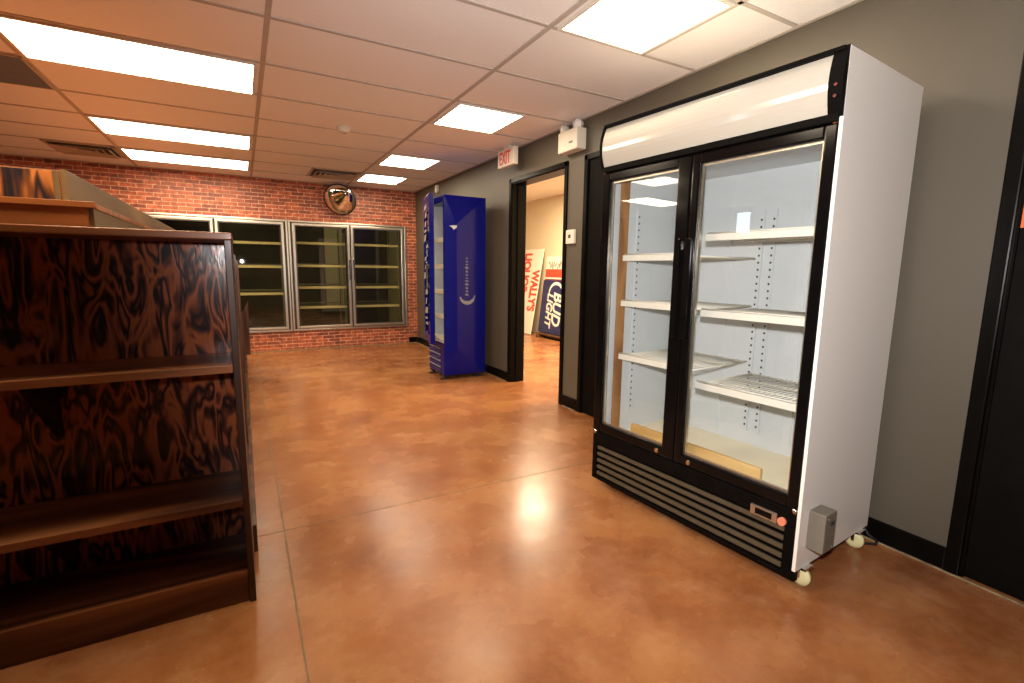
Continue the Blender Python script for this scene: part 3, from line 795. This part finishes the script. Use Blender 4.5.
def rack(x0, x1, zs, label):
    t = thing('shelf_rack', label, 'shelf rack', ((x0 + x1) / 2, 7.78, 0), 0, 'shelf racks in the cold room')
    hw = (x1 - x0) / 2
    for x in (-hw + .012, hw - .012):
        for y in (.03, .58): MB().box(x - .010, x + .010, y - .010, y + .010, 0, 1.80, b=.002).build('post', M['rack_post'], t)
    for z in zs:
        s_ = MB(); n = 22
        for i in range(n + 1):
            x = -hw + .03 + (2 * hw - .06) * i / n
            s_.cyl((x, 0, z), (x, .6, z + .03), .003, 6)
        s_.box(-hw + .02, hw - .02, .595, .605, z + .02, z + .04); s_.box(-hw + .02, hw - .02, .29, .30, z + .005, z + .015)
        sh = s_.build('shelf', M['rack_post'], t)
        MB().box(-hw + .01, hw - .01, -.012, -.002, z - .018, z + .018, b=.002).build('price_rail', M['rack_rail'], sh)
    return t
Z4 = (1.545, 1.215, .895, .60)
rack(1.45, 2.22, Z4, 'shelf rack with four cream rails behind the glass door nearest the right wall')
rack(.66, 1.40, Z4, 'shelf rack with four cream rails and a pale panel behind it')
rack(-.25, .55, (1.525, 1.195, .81), 'shelf rack with three cream rails beside the edge of the wooden shelves')
rack(-1.12, -.33, (1.525, 1.195, .81), 'shelf rack behind the glass door hidden by the wooden shelves')

# ------------------------------------------------------------------ round security mirror
mc = Vector((1.275, 7.38, 2.15))
T = thing('security_mirror', 'round convex mirror with a black rim tilted out from the brick wall', 'mirror', mc)
dv = Vector((-.42, -.80, -.44)).normalized()
# in-plane axes: dome normal dv
m4 = dv.to_track_quat('Z', 'Y').to_matrix().to_4x4()
R_ = .215
prof = [(0, .072)] + [(R_ * math.sin(a) / math.sin(1.0), .072 - (1 - math.cos(a)) * .157) for a in [1.0 * i / 14 for i in range(1, 15)]]
MB().lathe(prof, m4, 48).build('dome', M['mirror'], T)
MB().lathe([(R_ - .008, .006), (R_ + .010, .004), (R_ + .012, -.008), (R_ + .004, -.016), (R_ - .012, -.014), (R_ - .008, .006)], m4, 48).build('rim', M['rubber'], T)
MB().lathe([(0, -.018), (R_ - .02, -.016), (R_ - .01, -.010), (0, -.010)], m4, 32).build('back_plate', M['black_matte'], T)
k = MB(); k.tube([m4 @ Vector((0, 0, -.014)), Vector((0, .09, .03)), Vector((0, YB - mc.y, .06))], .012); k.cyl((0, YB - mc.y - .012, .06), (0, YB - mc.y, .06), .035, 20)
k.build('bracket', M['black_matte'], T)

# ------------------------------------------------------------------ dark wooden end shelf
SX0, SX1, SY0, SY1, SH = -1.25, -.026, 1.83, 2.15, 1.30
T = thing('end_shelf', 'dark stained plywood shelf unit with glossy zebra grain in the left foreground', 'shelf unit', (SX1, SY0, 0))
W_ = SX1 - SX0; D_ = SY1 - SY0
for x in (-.020, -W_):
    MB().box(x, x + .020, 0, D_, 0, SH - .022, b=.002).build('side_panel', M['ply_edge'], T)
MB().box(-W_ + .02, -.02, D_ - .018, D_, .06, SH - .022).build('back_panel', M['ply_v'], T)
MB().box(-W_ - .002, .003, -.012, D_ + .004, SH - .022, SH, b=.003).build('top_board', M['ply_h'], T)
for z in (.848, .372):
    s_ = MB(); s_.box(-W_ + .021, -.021, .004, D_ - .018, z, z + .018); s_.box(-W_ + .021, -.021, .0, .018, z - .006, z + .020, b=.002)
    sh = s_.build('shelf', M['ply_h'], T)
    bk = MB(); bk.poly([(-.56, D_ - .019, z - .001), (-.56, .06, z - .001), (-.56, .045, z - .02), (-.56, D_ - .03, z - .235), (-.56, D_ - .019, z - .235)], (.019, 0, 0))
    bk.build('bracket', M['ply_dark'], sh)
MB().box(-W_ + .021, -.021, .031, D_ - .018, .099, .117).build('bottom_board', M['ply_h'], T)
MB().box(-W_ + .021, -.021, .012, .030, .001, .118, b=.002).build('kick_board', M['ply_h'], T)

# ------------------------------------------------------------------ long stepped gondola behind it
T = thing('display_gondola', 'long stepped wooden display stand running from the dark shelf unit to the brick wall', 'display stand', (0, 2.17, 0))
L = 4.55
MB().box(-1.75, -.012, 0, L, .0, .12, b=.003).build('plinth', M['ply_edge'], T)
# lower tier side walls and step
s_ = MB(); s_.box(-1.3, -.435, 0.03, L, 1.385, 1.405, b=.002); s_.box(-1.3, -.425, .0, .03, 1.385, 1.405, b=.002)
s_.build('tier_top', M['ply_oh'], T)
MB().box(-1.3, -.45, .012, .03, .12, 1.385).build('tier_front', M['ply_oh'], T)
MB().box(-.455, -.437, .03, L, .12, 1.385).build('tier_side', M['ply_side'], T)
MB().box(-1.3, -.570, .28, .298, 1.405, 1.535, b=.001).build('spine_front', M['ply_o'], T)
s_ = MB(); s_.box(-.570, -.552, .275, L, 1.405, 1.542, b=.002); s_.box(-.592, -.574, .272, .282, 1.405, 1.537, b=.001)
s_.build('spine_side', M['ply_side'], T)
MB().box(-1.3, -.570, .298, L, 1.53, 1.542, b=.002).build('spine_top', M['ply_oh'], T)
# side bays: uprights and shelves facing the aisle
for i, (y, z, xo) in enumerate(((.01, 1.19, -.045), (1.10, 1.285, -.030), (2.25, 1.27, -.032), (3.40, 1.27, -.032))):
    u = MB(); u.poly([(-.44, y, .12), (xo, y, .12), (xo, y, z - .03), (xo - .02, y, z), (-.44, y, z)], (0, .02, 0), b=.002)
    u.build('upright', M['ply_edge'], T)
u = MB(); u.poly([(-.44, L - .02, .12), (.03, L - .02, .12), (.036, L - .02, .78), (-.09, L - .02, .53), (-.44, L - .02, .53)], (0, .02, 0), b=.002)
u.build('end_upright', M['ply_edge'], T)
for z in (.12, .50, .88):
    s_ = MB(); s_.box(-.436, -.055, .03, L - .02, z, z + .018, b=.002); s_.build('shelf', M['ply_side'], T)

# ------------------------------------------------------------------ signs leaning in the back room
def lean(name, label, cat, yr, yl, z0, z1, xb, xt, mat, th=.025):
    """board leaning on the far wall; local x -> viewer's right (-Y), local z up the board"""
    L_ = math.hypot(xt - xb, z1 - z0); a = math.atan2(xt - xb, z1 - z0)
    t = thing(name, label, cat, (xb, yl, z0), 0)
    # columns: local x, y (thickness, away from viewer), z
    mt = Matrix(((0, math.cos(a), math.sin(a)), (-1, 0, 0), (0, -math.sin(a), math.cos(a)))).to_4x4()
    t.rotation_euler = mt.to_euler()
    return t, yl - yr, L_
TV = Matrix(((1, 0, 0, 0), (0, 0, -1, 0), (0, 1, 0, 0), (0, 0, 0, 1)))   # text upright on local xz, facing -y
CWR = Matrix.Rotation(-PI / 2, 4, 'Z')
t, w_, h_ = lean('sign_board', 'white board lettered in red, leaning on the back room wall beside the navy sign', 'sign', 7.60, 8.30, .012, 1.585, 4.60, 4.865, None)
MB().box(0, w_, 0, .022, 0, h_, b=.003).build('panel', M['sign_white'], t)
text_obj('lettering', "WALLY'S", .335, M['sign_red'], t, Matrix.Translation((w_ - .245, -.001, h_ - .40)) @ TV @ CWR, sx=.58, depth=.002, offset=.014)
text_obj('lettering', 'LIQUOR', .335, M['sign_red'], t, Matrix.Translation((w_ - .60, -.001, h_ - .07)) @ TV @ CWR, sx=.62, depth=.002, offset=.014)

t, w_, h_ = lean('poster_panel', 'white and red panel standing behind the navy sign in the back room', 'sign', 6.55, 7.52, .012, 1.44, 4.80, 4.885, None)
MB().box(0, w_, 0, .012, 0, h_, b=.002).build('panel', M['sign_white'], t)
MB().box(.0, w_, -.0015, .0, 1.06, 1.205).build('red_band', M['sign_red'], t)
MB().box(.0, w_, -.0015, .0, .0, 1.03).build('dark_red_field', M['sign_darkred'], t)
sq = MB(); pts = []
for i in range(60):
    u_ = i / 59; pts.append((.10 + .46 * u_, -.002, 1.27 + .045 * math.sin(u_ * 40) + .03 * math.sin(u_ * 17 + 1)))
sq.tube(pts, .006, 6); sq.tube([(.16, -.002, 1.23), (.20, -.002, 1.34), (.23, -.002, 1.25)], .006, 6); sq.tube([(.42, -.002, 1.22), (.47, -.002, 1.36), (.45, -.002, 1.27)], .006, 6)
sq.build('scribble', M['ink_grey'], t)

t, w_, h_ = lean('beer_sign', 'navy sign with a white oval ring and white lettering, leaning in the back room', 'sign', 6.35, 7.43, .092, 1.02, 4.66, 4.77, None)
MB().box(0, w_, 0, .05, 0, h_, b=.006).build('panel', M['sign_navy'], t)
e = MB(); cx, cz = .43, h_ - .20
n = 40
for i in range(n):
    a0, a1 = PI * (-.12 + 1.2 * i / n), PI * (-.12 + 1.2 * (i + 1) / n)
    wv = .018 + .035 * math.sin(PI * (i + .5) / n)
    def P(a, r): return (cx + (.21 - r) * math.cos(a), -.0005, cz + (.175 - r) * math.sin(a))
    e.poly([P(a0, 0), P(a1, 0), P(a1, wv), P(a0, wv)], (0, -.0015, 0))
e.build('oval_ring', M['sign_white'], t)
text_obj('lettering', 'BUD', .36, M['sign_white'], t, Matrix.Translation((.40, -.001, h_ - .19)) @ TV @ CWR, sx=.80, depth=.002, shear=.25, offset=.008)
text_obj('lettering', 'LIGHT', .25, M['sign_white'], t, Matrix.Translation((.20, -.001, h_ - .22)) @ TV @ CWR, sx=.84, depth=.002, shear=.25, offset=.006)
# low trestle the navy sign stands on
tt = thing('sign_stand', 'low brown wooden stand under the navy sign', 'stand', (4.66, 7.10, 0))
MB().box(-.05, .09, -.62, .30, .055, .083, b=.004).build('rail', M['brown_wood'], tt)
for y in (-.55, .22): MB().box(-.09, .11, y - .025, y + .025, 0, .055, b=.004).build('foot', M['brown_wood'], tt)

# ------------------------------------------------------------------ light and camera
def spot(name, loc, aim, energy, col, ang, blend, size):
    l = bpy.data.lights.new(name, 'SPOT'); l.energy = energy; l.color = col; l.spot_size = ang; l.spot_blend = blend; l.shadow_soft_size = size
    o = bpy.data.objects.new(name, l); COL.objects.link(o); o.location = loc
    o.rotation_euler = (Vector(aim) - Vector(loc)).to_track_quat('-Z', 'Y').to_euler(); return o
FPX, YAW, PITCH, ROLL, CZ = 482.540, math.radians(29.053), math.radians(8.443), math.radians(0.724), 1.194
fw = Vector((math.sin(YAW) * math.cos(PITCH), math.cos(YAW) * math.cos(PITCH), -math.sin(PITCH)))
rt = Vector((math.cos(YAW), -math.sin(YAW), 0)); up = rt.cross(fw)
r2 = math.cos(ROLL) * rt + math.sin(ROLL) * up; u2 = -math.sin(ROLL) * rt + math.cos(ROLL) * up
cam = bpy.data.cameras.new('camera'); co = bpy.data.objects.new('camera', cam); COL.objects.link(co)
cam.sensor_width = 36.0; cam.lens = FPX / 1024 * 36.0; cam.clip_start = 0.02; cam.clip_end = 100
mt = Matrix((r2, u2, -fw)).transposed().to_4x4(); mt.translation = (0, 0, CZ)
co.matrix_world = mt
SC.camera = co
flash_pos = Vector((0, 0, CZ)) + u2 * .14
spot('camera_flash', flash_pos, flash_pos + fw * 2 + u2 * .40 + r2 * .75, 285.0, (1.0, 0.95, 0.93), math.radians(128), 1.0, .03)

wd_ = bpy.data.worlds.new('world'); SC.world = wd_; wd_.use_nodes = True
bg = wd_.node_tree.nodes['Background']; bg.inputs[0].default_value = (1, .85, .7, 1); bg.inputs[1].default_value = 0.02

SC.view_settings.view_transform = 'Standard'; SC.view_settings.look = 'None'
SC.view_settings.gamma = 1.0; SC.view_settings.use_curve_mapping = False
SC.view_settings.exposure = 0.0
SC.cycles.use_denoising = True
SC.cycles.use_adaptive_sampling = False
SC.cycles.max_bounces = 10; SC.cycles.diffuse_bounces = 5; SC.cycles.glossy_bounces = 5; SC.cycles.transparent_max_bounces = 16
SC.cycles.sample_clamp_indirect = 4.0
